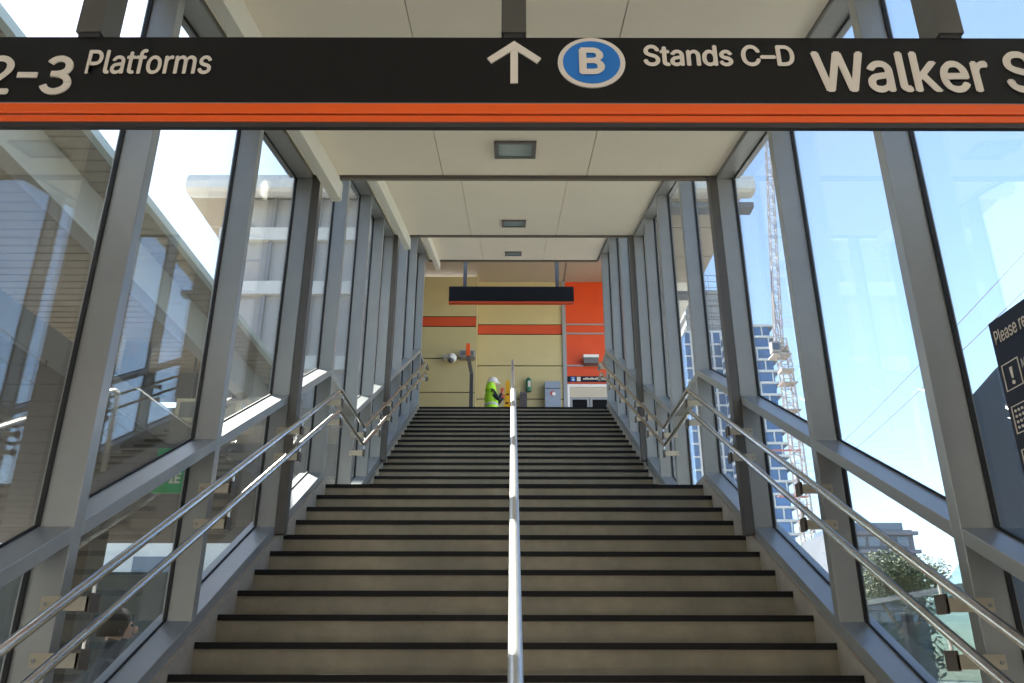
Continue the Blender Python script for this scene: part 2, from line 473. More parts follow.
# ------------------------------------------------------------------ handrails
def round_path(pts, r=.07, n=4):
    pts = [Vector(p) for p in pts]; out = [pts[0]]
    for a, b, c in zip(pts[:-2], pts[1:-1], pts[2:]):
        d1 = (a-b).normalized()*r; d2 = (c-b).normalized()*r
        for k in range(n+1):
            t = k/n
            out.append((b+d1)*(1-t)**2+b*2*t*(1-t)+(b+d2)*t*t)
    out.append(pts[-1])
    return out
def rail_pts(x, zl, zu, yb=7.18, ye=8.47, ytop=14.15, ztop=6.862, end=.42):
    return [(x, .95, zl+.525*(.95-yb)), (x, yb, zl), (x, ye, zu), (x, ytop, ztop), (x, ytop+end, ztop)]
RX = 1.625
for sgn, nm in ((-1, 'left'), (1, 'right')):
    h = empty('handrail', (sgn*RX, 1.0, .9), 'double stainless handrail on brackets along the %s glass wall' % nm, 'handrail', 'wall handrails')
    top = rail_pts(sgn*RX, 3.985, 3.992)
    low = rail_pts(sgn*RX, 3.795, 3.803, 7.20, 8.49, 14.10, 6.640)
    for pts in (top, low): MB().tube(round_path(pts, .05), .0195, 12).build('rail', 'steel', h, smooth=True)
    def rz(Y, zl, yb, ye, yt, zt):
        if Y < yb: return zl+.525*(Y-yb)
        if Y < ye: return zl
        return min(zt, zl+(zt-zl)*(Y-ye)/(yt-ye))
    for y in POSTS:
        for par in ((3.985, 7.18, 8.47, 14.15, 6.862), (3.795, 7.20, 8.49, 14.10, 6.640)):
            z = rz(y, *par)-.070
            xa, xb = sgn*(RX-.005), sgn*(XI+(.06 if y < 7 else (.03 if y < 9 else -.002)))
            a, b = sorted((xa, xb))
            br = MB().box(a, b, y-.020, y-.008, z-.046, z+.006).build('bracket', 'bracket', h)
            xm = sgn*(XI+(.042 if y < 7 else .012))
            MB().tube([(xm, y-.025, z-.022), (xm, y-.018, z-.022)], .008, 8).build('bolt', 'grey_metal', br)
            xe = sorted((sgn*(RX-.012), sgn*(RX+.004)))
            MB().box(xe[0], xe[1], y-.020, y+.055, z-.052, z+.020).build('end_plate', 'bracket_dark', br)
            MB().tube([(sgn*RX, y+.02, z+.015), (sgn*RX, y+.02, rz(y+.02, *par)-.010)], .008, 8).build('stem', 'steel', br)
ch = empty('centre_handrail', (-.010, 1.6, .2), 'single stainless handrail up the middle of the stairs', 'handrail')
MB().tube(round_path([(-.010, .95, .90), (-.010, .95, 3.985+.525*(1.15-7.18)), (-.010, 1.15, 3.985+.525*(1.15-7.18)), (-.010, 7.22, 4.006), (-.010, 7.32, 4.006), (-.010, 7.32, 3.25)], .06), .0235, 14).build('rail', 'steel_satin', ch, smooth=True)
MB().tube(round_path([(-.010, 8.98, 3.35), (-.010, 8.98, 4.26), (-.010, 9.10, 4.30), (-.010, 14.15, 6.90), (-.010, 14.42, 6.90), (-.010, 14.42, 6.1)], .06), .0235, 14).build('rail', 'steel_satin', ch, smooth=True)
for Y in (2.37, 3.87, 5.37, 6.87): MB().tube([(-.010, Y, NL(Y)-.06), (-.010, Y, 3.985+.525*(Y-7.18)-.01)], .017, 10).build('stanchion', 'steel', ch, smooth=True)
for Y in (9.73, 11.26, 12.80): MB().tube([(-.010, Y, UL(Y)-.08), (-.010, Y, 4.30+(Y-9.10)*2.60/5.05-.01)], .017, 10).build('stanchion', 'steel', ch, smooth=True)

# ------------------------------------------------------------------ the big overhead sign
SY = 1.90
sg = empty('hanging_sign', (0, SY, 3.0), 'wide black overhead sign with orange strip reading Platforms and Walker St', 'sign')
MB().box(-1.70, 1.70, SY, SY+.035, 3.098, 3.340).build('face_panel', 'sign_black', sg, bevel=.003)
MB().box(-1.70, 1.70, SY-.004, SY+.030, 3.092, 3.098).build('trim_line', 'sign_grey', sg)
MB().box(-1.70, 1.70, SY-.010, SY+.022, 3.056, 3.092).build('orange_strip', 'sign_orange', sg, bevel=.004)
MB().box(-1.70, 1.70, SY-.002, SY+.020, 3.050, 3.056).build('groove', 'dark_joint', sg)
MB().box(-1.70, 1.70, SY-.010, SY+.018, 3.028, 3.050).build('orange_strip', 'sign_orange', sg, bevel=.003)
MB().box(-1.70, 1.70, SY-.006, SY+.010, 3.012, 3.028).build('bottom_channel', 'sign_edge', sg)
for x in (-1.285, -.018, 1.285):
    hb = MB().box(x-.037, x+.037, SY-.010, SY+.09, 3.350, ceil_z(SY, 0)+.02).build('hanger', 'hanger', sg)
    MB().box(x-.030, x+.030, SY-.004, SY+.034, 3.335, 3.352).build('foot', 'sign_edge', hb)
lettering('2', -1.565, -1.480, 3.128, 3.262, 'y', SY, 'letter', sg, .0035)
MB().box(-1.464, -1.406, SY-.004, SY, 3.186, 3.205).build('dash', 'letter', sg)
def ribbon(pts, w, y, t=.004):
    b = MB(); n = len(pts); L_ = []; R_ = []
    for i, p in enumerate(pts):
        a = pts[max(0, i-1)]; c = pts[min(n-1, i+1)]
        d = Vector((c[0]-a[0], c[1]-a[1])).normalized(); nn = Vector((-d.y, d.x))*w/2
        L_.append((p[0]+nn.x, p[1]+nn.y)); R_.append((p[0]-nn.x, p[1]-nn.y))
    for i in range(n-1): b.prism([L_[i], L_[i+1], R_[i+1], R_[i]], y-t-.0002*(i % 7), y, 'y')
    return b
three = [(-1.348+.030*math.cos(R(a)), 3.2265+.0275*math.sin(R(a))) for a in range(155, -95, -12)]+[(-1.348+.035*math.cos(R(a)), 3.1665+.0305*math.sin(R(a))) for a in range(88, -166, -12)]
ribbon(three, .021, SY).box(-1.366, -1.342, SY-.0062, SY, 3.1885, 3.2075).build('digit', 'letter', sg)
lettering('Platforms', -1.268, -.905, 3.200, 3.288, 'y', SY, 'letter', sg, .0020)
lettering('Stands C–D', .366, .805, 3.232, 3.306, 'y', SY, 'letter', sg, .0028)
lettering('Walker St', .860, 1.556, 3.140, 3.282, 'y', SY, 'letter', sg, .0045)
ar = MB(); ax, az0, az1 = -.017, 3.168, 3.322
ar.prism([(ax-.011, az0), (ax+.011, az0), (ax+.011, az1-.012), (ax-.011, az1-.012)], SY-.004, SY, 'y')
for s_ in (-1, 1):
    p = [(ax, az1), (ax, az1-.030), (ax+s_*.067, az1-.082), (ax+s_*.079, az1-.064)]
    ar.prism(p, SY-.0045, SY, 'y')
ar.build('arrow', 'letter', sg)
cb = empty('badge', (.212, SY, 3.243)); cb.parent = sg; cb.location = Vector((.212, SY, 3.243))-wloc(sg)
bpy.data.objects.remove(cb)
o = MB().prism(ring_poly(.099, .091, (.210, 3.243)), SY-.004, SY, 'y').build('badge_ring', 'letter', sg)
o2 = MB().prism(ring_poly(.084, .077, (.210, 3.243)), SY-.006, SY-.004, 'y').build('badge_disc', 'sign_blue', o)
lettering('B', .178, .243, 3.200, 3.288, 'y', SY-.006, 'letter', o, .005)

# notice on the right-hand glass
NX = 1.866
nb = empty('notice_board', (NX, 2.60, 2.05), 'dark notice with white icons reading Please remember on the right glass', 'sign')
NY1 = 2.95; NY0 = 2.30; NZ0, NZ1 = 1.98, 2.86
MB().box(NX, NX+.012, NY0, NY1, NZ0, NZ1).build('board', 'sign_navy', nb)
bpy.data.materials['sign_navy'].node_tree.nodes['Principled BSDF'].inputs['Base Color'].default_value = (.010, .013, .026, 1)
lettering('Please remember', NY1-.025, NY1-.41, NZ1-.100, NZ1-.045, 'x', NX, 'letter', nb, .0004)
lettering('Mind', NY1-.145, NY1-.215, NZ1-.235, NZ1-.20, 'x', NX, 'letter', nb, .0)
def icon_frame(y1, z1, s):
    b = MB(); t = .003
    for ya, yb, za, zb in ((y1-s, y1, z1-t, z1), (y1-s, y1, z1-s, z1-s+t), (y1-t, y1, z1-s+t, z1-t), (y1-s, y1-s+t, z1-s+t, z1-t)):
        b.box(NX-.003, NX, ya, yb, za, zb)
    return b
for q in range(4):
    z1 = NZ1-.185-.165*q; y1 = NY1-.022; S_ = .105
    b = icon_frame(y1, z1, S_); cy, cz = y1-S_/2, z1-S_/2
    if q == 0:
        b.prism([(cy-.008, z1-.022), (cy+.008, z1-.022), (cy+.004, z1-.066), (cy-.004, z1-.066)], NX-.003, NX)
        b.prism(ring_poly(.008, .008, (cy, z1-.082), 12), NX-.003, NX)
    elif q == 1:
        for a in range(4):
            for c in range(4): b.prism(ring_poly(.0058, .0058, (cy+(a-1.5)*.021, cz+(c-1.5)*.021), 8), NX-.003, NX)
    elif q == 2:
        b.prism([(cy+.035, cz+.02), (cy-.02, cz+.02), (cy-.02, cz-.015), (cy+.025, cz-.015)], NX-.003, NX)
        b.prism([(cy-.02, cz+.02), (cy-.04, cz+.04), (cy-.035, cz+.045), (cy-.014, cz+.026)], NX-.003, NX)
        for a in (.018, -.012): b.prism(ring_poly(.011, .011, (cy+a, cz-.032), 12), NX-.003, NX)
    else:
        b.prism(ring_poly(.013, .013, (cy, cz+.03), 12), NX-.003, NX); b.box(NX-.003, NX, cy-.012, cy+.012, cz-.045, cz+.012)
    b.build('icon', 'letter', nb)
for q in range(5): box('text_line', NX-.003, NX, NY1-.145-.10, NY1-.145, NZ1-.262-q*.018, NZ1-.257-q*.018, 'letter', nb)

# ------------------------------------------------------------------ upper concourse
cf = box('floor_concourse', -6.42, 2.4, TY+.08, 24, TZ-.35, TZ, 'concourse_floor'); tag(cf, kind='structure')
WL, WR = 19.95, 20.50
wb = empty('wall_back', (0, WL, TZ), kind='structure')
def panels(xa, xb, y, rows, cols):
    xs = [xa+(xb-xa)*i/cols for i in range(cols+1)]
    for z0, z1, m in rows:
        for a, b in zip(xs[:-1], xs[1:]):
            MB().box(a+.004, b-.004, y-.02, y+.02, z0+.014, z1-.014).build('wall_panel', m, wb)
    MB().box(xa, xb, y+.018, y+.12, rows[0][0], rows[-1][1]).build('backing', 'dark_joint', wb)
ROWS = [(TZ, 7.23, 'yellow_panel'), (7.23, 8.17, 'yellow_panel'), (8.17, 9.11, 'yellow_panel'), (9.11, 10.025, 'yellow_panel'), (10.025, 10.315, 'red_band'), (10.315, 11.52, 'yellow_panel')]
panels(-7.4, -.985, WL, ROWS, 2)
MB().box(-.985, -.965, WL-.02, WR+.1, TZ, 11.66).build('return_panel', 'yellow_panel', wb)
panels(-.965, 1.352, WR, ROWS[:-1]+[(10.315, 11.66, 'yellow_panel')], 1)
MB().box(1.352, 1.455, WR-.07, WR+.05, TZ, 11.66).build('frame_post', 'grey_metal', wb)
OR = [(9.13, 10.03), (10.06, 10.30), (10.33, 11.66), (8.60, 9.09)]
for z0, z1 in OR: MB().box(1.455, 3.4, WR-.02, WR+.02, z0, z1).build('orange_panel', 'orange_panel', wb)
for z in (9.11, 10.045, 10.315): MB().box(1.455, 3.4, WR-.05, WR+.02, z-.02, z+.02).build('frame_rail', 'grey_metal', wb)
MB().box(3.4, 4.3, WR-.02, WR+.1, TZ, 11.66).build('end_panel', 'tower_concrete', wb)
wcl = box('wall_concourse_blocker', -6.42, -6.3, 15.85, 19.9, TZ, 11.6, 'tower_concrete'); tag(wcl, kind='structure')  # unseen side wall added to make the concourse darker
MB().box(1.455, 3.4, WR+.04, WR+.12, TZ, 11.66).build('backing', 'cream_wall', wb)
d1 = empty('door_1', (2.1, WR, TZ), kind='structure')
MB().box(1.455, 2.9, WR-.06, WR+.02, 8.50, 8.58).build('door_frame', 'white_paint', d1)
MB().box(1.455, 1.51, WR-.06, WR+.02, TZ, 8.50).build('door_frame', 'white_paint', d1)
MB().box(1.51, 2.9, WR-.03, WR+.02, 8.22, 8.50).build('transom_panel', 'cream_wall', d1)
for a, b in ((1.52, 2.02), (2.05, 2.55)):
    lf = MB().box(a, b, WR-.04, WR+.01, TZ, 8.21).build('door_leaf', 'grey_metal', d1)
    MB().box(a+.06, b-.05, WR-.048, WR-.041, 7.2, 8.15).build('window', 'door_window', lf)
    MB().box(b-.035, b-.015, WR-.08, WR-.041, 6.9, 7.2).build('handle', 'steel', lf)

ws = empty('lift_sign', (1.9, WR-.05, 8.62), 'small dark blue sign with wheelchair symbol above the doors', 'sign')
MB().box(1.458, 2.60, WR-.085, WR-.052, 8.63, 8.79).build('board', 'sign_navy2' if 'sign_navy2' in MAT else 'sign_navy', ws)
MB().box(1.458, 2.60, WR-.088, WR-.055, 8.585, 8.625).build('red_strip', 'red_band', ws)
MB().box(1.55, 1.67, WR-.089, WR-.085, 8.65, 8.77).build('wheelchair_tile', 'sign_blue', ws)
wc = MB(); wc.prism(ring_poly(.012, .012, (1.605, 8.752), 10), WR-.092, WR-.089, 'y'); wc.box(1.598, 1.612, WR-.092, WR-.089, 8.70, 8.74); wc.box(1.598, 1.64, WR-.092, WR-.089, 8.70, 8.712)
wc.prism(ring_poly(.028, .028, (1.612, 8.69), 16), WR-.091, WR-.089, 'y'); wc.build('wheelchair_symbol', 'letter', ws)
MB().box(1.71, 1.81, WR-.089, WR-.085, 8.65, 8.77).build('lift_tile', 'letter', ws)
tx = MB()
for k in range(14): tx.box(1.88+k*.045, 1.88+k*.045+.034, WR-.088, WR-.085, 8.695, 8.735+.012*(k % 3))
tx.build('lettering', 'letter', ws)

ds = empty('hanging_sign', (0, 16, 8.93), 'blank black hanging sign in front of the yellow wall', 'sign')
MB().box(-1.403, 1.326, 16, 16.12, 8.955, 9.317).build('face_panel', 'sign_black', ds)
MB().box(-1.403, 1.326, 15.995, 16.12, 8.930, 8.955).build('orange_strip', 'red_band', ds)
for x in (-1.06, .967): MB().box(x-.04, x+.04, 16.02, 16.10, 9.317, 11.6).build('hanger', 'hanger', ds)

# concourse roof with a rounded front edge
cr = empty('ceiling_concourse', (0, 17, 11.6), kind='structure')
MB().prism([(15.0, 11.20), (15.0, 11.40), (15.06, 11.56), (16.5, 11.95), (24, 11.95), (24, 11.66), (15.7, 11.66), (15.52, 11.26), (15.3, 11.16), (15.08, 11.15)], -7.1, 5.25).build('roof_slab', 'white_paint', cr)
for a, b in ((15.9, 17.4), (17.45, 18.9), (18.95, 20.5)):
    for xa, xb in ((-7.45, -2.5), (-2.46, 1.4), (1.44, 5.25)): MB().box(xa, xb, a, b, 11.62, 11.657).build('panel', 'concourse_soffit', cr)
for y, z in ((15.4, 10.98), (20.0, 11.0)): MB().box(3.2, 5.3, y, y+.35, z, z+.12).build('side_fin', 'far_concrete', cr)

# glazed flank of the concourse seen through the left wall
fk = empty('concourse_facade', (-5, 15.6, 5.0), 'pale banded facade of the upper concourse beyond the left glass', 'building')
for z0, z1, m, yy in ((5.0, 6.1, 'far_concrete', 15.5), (6.1, 7.2, 'tower_concrete', 15.62), (7.2, 7.5, 'white_paint', 15.5), (7.5, 8.9, 'tower_concrete', 15.64), (8.9, 9.2, 'white_paint', 15.5), (9.2, 10.2, 'tower_concrete', 15.64), (10.2, 10.5, 'white_paint', 15.5), (10.5, 11.3, 'tower_concrete', 15.66)):
    MB().box(-6.42, -2.15, yy, 15.8, z0, z1).build('band', m, fk)
for x in (-6.3, -5.3, -4.3, -3.3):
    MB().box(x-.04, x+.04, 15.56, 15.66, 6.1, 11.3).build('mullion', 'grey_metal', fk)

# fittings on the concourse wall
o = MB().box(-1.387, -.99, WL-.32, WL-.02, 9.05, 9.24).build('wall_fixture', 'grey_metal', bevel=.01); tag(o, 'grey box fixture on the yellow wall behind the orange blade', 'fixture')
MB().box(-1.35, -1.2, WL-.33, WL-.318, 9.08, 9.2).build('lens', 'dark_frame', o); MB().box(-1.16, -1.02, WL-.33, WL-.318, 9.08, 9.2).build('lens', 'dark_frame', o)
dc = empty('dome_camera', (-1.64, WL-.2, 8.95), 'white dome security camera on the yellow wall', 'camera')
MB().tube([(-1.79, WL-.02, 9.07), (-1.79, WL-.22, 9.09), (-1.60, WL-.26, 9.09)], .045, 10).build('bracket', 'white_paint', dc, True)
MB().ball((-1.585, WL-.26, 9.04), .125, 14, 8).build('housing', 'white_paint', dc, True)
MB().ball((-1.60, WL-.30, 8.965), .085, 12, 8).build('lens_dome', 'dark_frame', dc, True)
sp = empty('wall_speaker', (2.1, WR-.2, 9.1), 'white boxed unit with dark grille on the orange wall', 'speaker')
MB().box(1.89, 2.30, WR-.30, WR-.02, 9.26, 9.335).build('hood', 'white_paint', sp); MB().box(1.90, 2.29, WR-.26, WR-.02, 9.10, 9.26).build('grille', 'dark_frame', sp)
gc = empty('green_canister', (.42, WR-.15, 8.34), 'green canister hanging on the yellow wall', 'canister')
MB().lathe([(.07, 0), (.078, .02), (.078, .31), (.06, .36), (.03, .39)], (.42, WR-.13, 8.34), 14).build('body', 'green_can', gc, True)
MB().box(.40, .47, WR-.215, WR-.205, 8.45, 8.62).build('sticker', 'letter', gc)
dk = empty('louvred_box', (.28, WR-.2, 7.0), 'dark brown louvred box beside the centre handrail top', 'box')
MB().box(.19, .375, WR-.30, WR-.02, TZ+.0, 8.285).build('case', 'bracket_dark', dk)
for k in range(6): MB().box(.21, .355, WR-.312, WR-.30, 7.90+k*.06, 7.93+k*.06).build('slat', 'dark_steel', dk)
cbn = empty('help_cabinet', (1.05, WR-.2, TZ), 'blue grey steel cabinet with round button against the yellow wall', 'cabinet')
MB().box(.845, 1.255, WR-.32, WR-.02, TZ, 8.36).build('body', 'cabinet_grey', cbn); MB().box(.845, 1.255, WR-.34, WR-.02, 8.375, 8.565).build('header', 'cabinet_grey', cbn)
MB().tube([(1.075, WR-.345, 8.215), (1.075, WR-.32, 8.215)], .045, 14).build('button', 'white_paint', cbn)
MB().tube([(1.04, WR-.335, 8.235), (1.04, WR-.32, 8.235)], .055, 14).build('button_plate', 'glove', cbn)
bl = empty('help_point_pole', (-.91, 17, TZ), 'slim dark pole with a leaning top and orange blade', 'help point')
MB().box(-.965, -.885, 17, 17.10, TZ, 7.64).build('pole', 'dark_steel', bl)
MB().prism([(-.965, 7.64), (-.885, 7.64), (-.965, 8.07), (-1.055, 8.07)], 17.0, 17.09, 'y').build('leaning_arm', 'bracket_dark', bl)
MB().box(-1.06, -.968, 16.97, 17.12, 8.07, 8.36).build('blade', 'sign_orange', bl)
cs = empty('caution_sign', (-.11, 15.2, TZ), 'yellow folding caution sign at the top of the stairs beside the worker', 'caution sign')
for s_ in (-1, 1):
    b = MB(); y0 = 15.2
    b.add([(-.185, y0+s_*.16, TZ), (-.035, y0+s_*.16, TZ), (-.035, y0+s_*.185, TZ), (-.185, y0+s_*.185, TZ), (-.145, y0+s_*.005, 6.852), (-.075, y0+s_*.005, 6.852), (-.075, y0+s_*.03, 6.852), (-.145, y0+s_*.03, 6.852)],
          [(0, 3, 2, 1), (4, 5, 6, 7), (0, 1, 5, 4), (1, 2, 6, 5), (2, 3, 7, 6), (3, 0, 4, 7)])
    lf = b.build('leaf', 'caution', cs)
    if s_ < 0:
        for k in range(2):
            zz = 6.34+k*.19; yy = y0-.005-.155*(6.852-zz)/.855-.026
            MB().box(-.145+.012*(k % 2), -.09+.01*(k % 2), yy-.006, yy+.004, zz, zz+.03).build('print_mark', 'black_print', lf)

# ------------------------------------------------------------------ people
def skin_mesh(name, joints, edges, radii, mats, pick, parent, loc, rotz):
    me = bpy.data.meshes.new(name)
    keys = list(joints); idx = {k: i for i, k in enumerate(keys)}
    me.from_pydata([joints[k] for k in keys], [(idx[a], idx[b]) for a, b in edges], [])
    o = bpy.data.objects.new(name+'_tmp', me); COL.objects.link(o)
    md = o.modifiers.new('Skin', 'SKIN'); md.use_smooth_shade = True
    lay = me.skin_vertices[0].data
    for k in keys:
        r = radii[k]; lay[idx[k]].radius = r if isinstance(r, tuple) else (r, r)
        lay[idx[k]].use_root = (k == 'pelvis')
    sb = o.modifiers.new('Sub', 'SUBSURF'); sb.levels = 2; sb.render_levels = 2
    dg = bpy.context.evaluated_depsgraph_get(); dg.update()
    m2 = bpy.data.meshes.new_from_object(o.evaluated_get(dg))
    bpy.data.objects.remove(o)
    m2.name = name; m2.materials.clear()
    for k in mats: m2.materials.append(MAT[k])
    for p in m2.polygons: p.use_smooth = True; p.material_index = pick(p.center)
    ob = bpy.data.objects.new(name, m2); link(ob, parent)
    return ob
def person(label, loc, rotz, joints_over, mats, pick, H=1.74, hand_pose=None):
    """facing +X in local space, z up, feet at 0"""
    root = empty('person', loc, label, 'person'); root.rotation_euler = (0, 0, rotz)
    J = {'pelvis': (0, 0, .96), 'waist': (0, 0, 1.10), 'chest': (.015, 0, 1.32), 'neck0': (0, 0, 1.46), 'neck': (.01, 0, 1.52), 'headb': (.03, 0, 1.58), 'headm': (.045, 0, 1.65), 'headt': (.03, 0, 1.72)}
    rad = {'pelvis': (.15, .12), 'waist': (.14, .11), 'chest': (.165, .12), 'neck0': (.08, .07), 'neck': .052, 'headb': (.066, .075), 'headm': (.075, .092), 'headt': (.055, .066)}
    E_ = [('pelvis', 'waist'), ('waist', 'chest'), ('chest', 'neck0'), ('neck0', 'neck'), ('neck', 'headb'), ('headb', 'headm'), ('headm', 'headt')]
    for s, n in ((1, 'L'), (-1, 'R')):
        J.update({'sh'+n: (0, s*.185, 1.41), 'el'+n: (.03, s*.24, 1.13), 'wr'+n: (.12, s*.23, .88), 'pa'+n: (.15, s*.225, .80), 'hip'+n: (0, s*.09, .90), 'kn'+n: (.02, s*.10, .50), 'an'+n: (0, s*.10, .09), 'to'+n: (.17, s*.115, .04)})
        rad.update({'sh'+n: .066, 'el'+n: .046, 'wr'+n: .032, 'pa'+n: (.036, .020), 'hip'+n: .088, 'kn'+n: .060, 'an'+n: .044, 'to'+n: (.042, .03)})
        E_ += [('chest', 'sh'+n), ('sh'+n, 'el'+n), ('el'+n, 'wr'+n), ('wr'+n, 'pa'+n), ('pelvis', 'hip'+n), ('hip'+n, 'kn'+n), ('kn'+n, 'an'+n), ('an'+n, 'to'+n)]
    J.update(joints_over)
    for n in 'LR':        # fingers, each a short chain rooted in the palm
        w, p = Vector(J['wr'+n]), Vector(J['pa'+n]); d = (p-w).normalized(); side = d.cross(Vector((0, 1, 0)));
        if side.length < .1: side = d.cross(Vector((1, 0, 0)))
        side.normalize(); cl = d.cross(side).normalized()
        for f in range(4):
            b = p+side*(f-1.5)*.017; ln = (.052, .062, .058, .045)[f]
            k1, k2 = 'f%s%da' % (n, f), 'f%s%db' % (n, f)
            J[k1] = tuple(b+d*ln*.55); J[k2] = tuple(b+d*ln*.95+cl*.018)
            rad[k1] = .009; rad[k2] = .007; E_ += [('pa'+n, k1), (k1, k2)]
        J['t'+n] = tuple(w*.4+p*.6+side*.042+d*.012); rad['t'+n] = .010
        J['u'+n] = tuple(w*.4+p*.6+side*.052+d*.045); rad['u'+n] = .008
        E_ += [('pa'+n, 't'+n), ('t'+n, 'u'+n)]
    body = skin_mesh('body', J, E_, rad, mats, pick, root, loc, rotz)
    hm = Vector(J['headm'])
    MB().ball((hm.x+.088, 0, hm.z-.005), .016, 8, 6, (1, .8, 1.5)).build('nose', mats[0], root, True, origin=(0, 0, 0))
    for s in (-1, 1):
        MB().ball((hm.x+.066, s*.030, hm.z+.022), .010, 8, 6).build('eye', 'black_print', root, True, origin=(0, 0, 0))
        MB().ball((hm.x-.01, s*.076, hm.z), .026, 8, 6, (.7, .4, 1.2)).build('ear', mats[0], root, True, origin=(0, 0, 0))
    MB().ball((hm.x+.072, 0, hm.z-.045), .014, 8, 6, (.5, 1.6, .4)).build('mouth', 'glove', root, True, origin=(0, 0, 0))
    for ch_ in root.children:
        if ch_ is not body: ch_.location = (0, 0, 0)
    return root, body
def addpart(root, mb, name, m, smooth=True):
    o = mb.build(name, m, None, smooth, origin=(0, 0, 0)); o.parent = root; o.location = (0, 0, 0); return o

def pick_worker(c):
    if c.z > 1.50 and abs(c.y) < .13 and c.x < .16: return 0
    r = math.hypot(c.x-.215, c.y+.12)
    if c.x > .17 and c.z > 1.38: return 3
    if c.z < .93: return 2
    if abs(c.y) > .165 or c.x > .17: return 2
    return 1
wk, _ = person('worker in lime high visibility vest and white hard hat at stair top', (-.50, 17.7, TZ), R(12),
    {'elR': (.13, -.25, 1.19), 'wrR': (.225, -.12, 1.42), 'paR': (.245, -.10, 1.49), 'elL': (.14, .24, 1.17), 'wrL': (.28, .16, 1.34), 'paL': (.31, .15, 1.41)},
    ['skin', 'hivis', 'navy', 'glove'], pick_worker)
addpart(wk, MB().lathe([(.150, -.012), (.152, 0), (.122, .004), (.118, .05), (.098, .10), (.060, .132), (.01, .142)], (.04, 0, 1.672), 20), 'hard_hat', 'helmet')
addpart(wk, MB().prism([(.13, -.07), (.21, -.045), (.225, 0), (.21, .045), (.13, .07)], 1.658, 1.672, 'z'), 'hat_peak', 'helmet', False)
addpart(wk, MB().lathe([(.135, 0), (.125, .07), (.10, .15), (.095, .20)], (-.01, 0, 1.475), 16), 'hood', 'hivis')
vb = MB().lathe([(.001, 0), (.200, .0), (.205, .12), (.222, .28), (.225, .40), (.18, .50), (.10, .53)], (0, 0, 0), 22)
for v in vb.V: v.x = v.x*.70+.005; v.y *= .95; v.z += .95
addpart(wk, vb, 'vest', 'hivis')
tb = MB().lathe([(.222, 0), (.224, .05)], (0, 0, 0), 22)
for v in tb.V: v.x = v.x*.715+.005; v.y *= .965; v.z += 1.10
addpart(wk, tb, 'reflective_band', 'silver_tape')

def pick_plain(c):
    if c.z > 1.585 and abs(c.y) < .13: return 0
    if c.z < .93: return 2 if abs(c.y) < .2 else 0
    return 1
pp, _ = person('dark haired person in dark jacket standing beyond the lower left glass', (-2.60, 5.55, .17), R(22), {}, ['skin', 'jacket', 'navy'], pick_plain)
hb = MB().lathe([(.095, 0), (.108, .06), (.105, .12), (.075, .17), (.02, .19)], (-.005, 0, 1.60), 18)
for v in hb.V: v.y *= .92
addpart(pp, hb, 'hair', 'hair')
pav = box('paving_outside', -11, -2.3, -8, 27, -.16, .17, 'dark_paving'); tag(pav, kind='structure')

# ------------------------------------------------------------------ left: platform canopy, deck, railing
cn = empty('platform_canopy', (-7, 6, 6.06), 'long flat platform canopy with slatted cream soffit beyond the left glass', 'canopy')
MB().box(-11.0, -4.2, -5, 15.2, 6.50, 6.53).build('roof', 'dark_wood', cn)
MB().box(-4.2, -4.12, -5, 15.2, 6.42, 6.52).build('edge_fascia', 'roof_edge', cn)
sl = None
for k in range(99):
    y = -4.9+k*.203
    if sl is None: sl = MB().box(-11, -4.22, y, y+.17, 6.44, 6.50).build('slat', 'slat', cn); y00 = y
    else:
        o = sl.copy(); COL.objects.link(o); o.parent = cn; o.location = sl.location+Vector((0, y-y00, 0))
MB().box(-4.80, -4.60, -5, 15.2, 5.92, 6.438).build('edge_beam', 'beam_grey', cn)
MB().box(-8.3, -8.05, -5, 15.2, 5.92, 6.438).build('inner_beam', 'beam_grey', cn)
for y in (2.6, 13.6): MB().box(-8.05, -4.80, y, y+.28, 5.98, 6.438).build('cross_beam', 'dark_steel', cn)
for y in (2.5, 12.1): MB().box(-6.25, -5.95, y, y+.32, 3.72, 6.438).build('column', 'dark_steel', cn)
dkk = empty('platform_deck', (-6, 5, 3.45), 'dark board marked concrete platform deck beyond the left glass', 'platform')
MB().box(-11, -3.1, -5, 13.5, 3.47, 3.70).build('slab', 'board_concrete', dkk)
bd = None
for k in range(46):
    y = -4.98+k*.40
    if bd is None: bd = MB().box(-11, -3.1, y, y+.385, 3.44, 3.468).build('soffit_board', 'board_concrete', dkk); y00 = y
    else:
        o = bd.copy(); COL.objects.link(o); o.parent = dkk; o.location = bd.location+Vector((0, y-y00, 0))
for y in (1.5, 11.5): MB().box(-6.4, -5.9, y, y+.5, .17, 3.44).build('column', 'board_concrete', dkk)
rl = empty('platform_railing', (-4.75, 9, 3.70), 'stainless stair railing standing on the platform deck', 'railing')
MB().tube(round_path([(-4.75, 7.6, 3.83), (-4.75, 9.68, 4.85), (-4.75, 12.4, 4.85)], .05), .024, 10).build('rail', 'steel', rl, True)
MB().tube(round_path([(-4.75, 7.9, 3.72), (-4.75, 9.72, 4.55), (-4.75, 12.4, 4.55)], .05), .014, 8).build('rail', 'steel', rl, True)
for y in (9.75, 11.1, 12.35): MB().tube([(-4.75, y, 3.70), (-4.75, y, 4.84)], .02, 8).build('post', 'steel', rl, True)
gsn = empty('green_sign', (-2.9, 7.0, 3.02), 'green sign with white letters beside the platform deck edge', 'sign')
MB().box(-3.15, -2.64, 7.00, 7.05, 2.99, 3.385).build('board', 'green_sign', gsn)
lettering('IE', -3.010, -2.915, 3.075, 3.162, 'y', 7.0, 'letter', gsn, .004)
MB().box(-3.5, -2.66, 7.01, 7.05, 3.386, 3.43).build('bracket_arm', 'dark_steel', gsn)
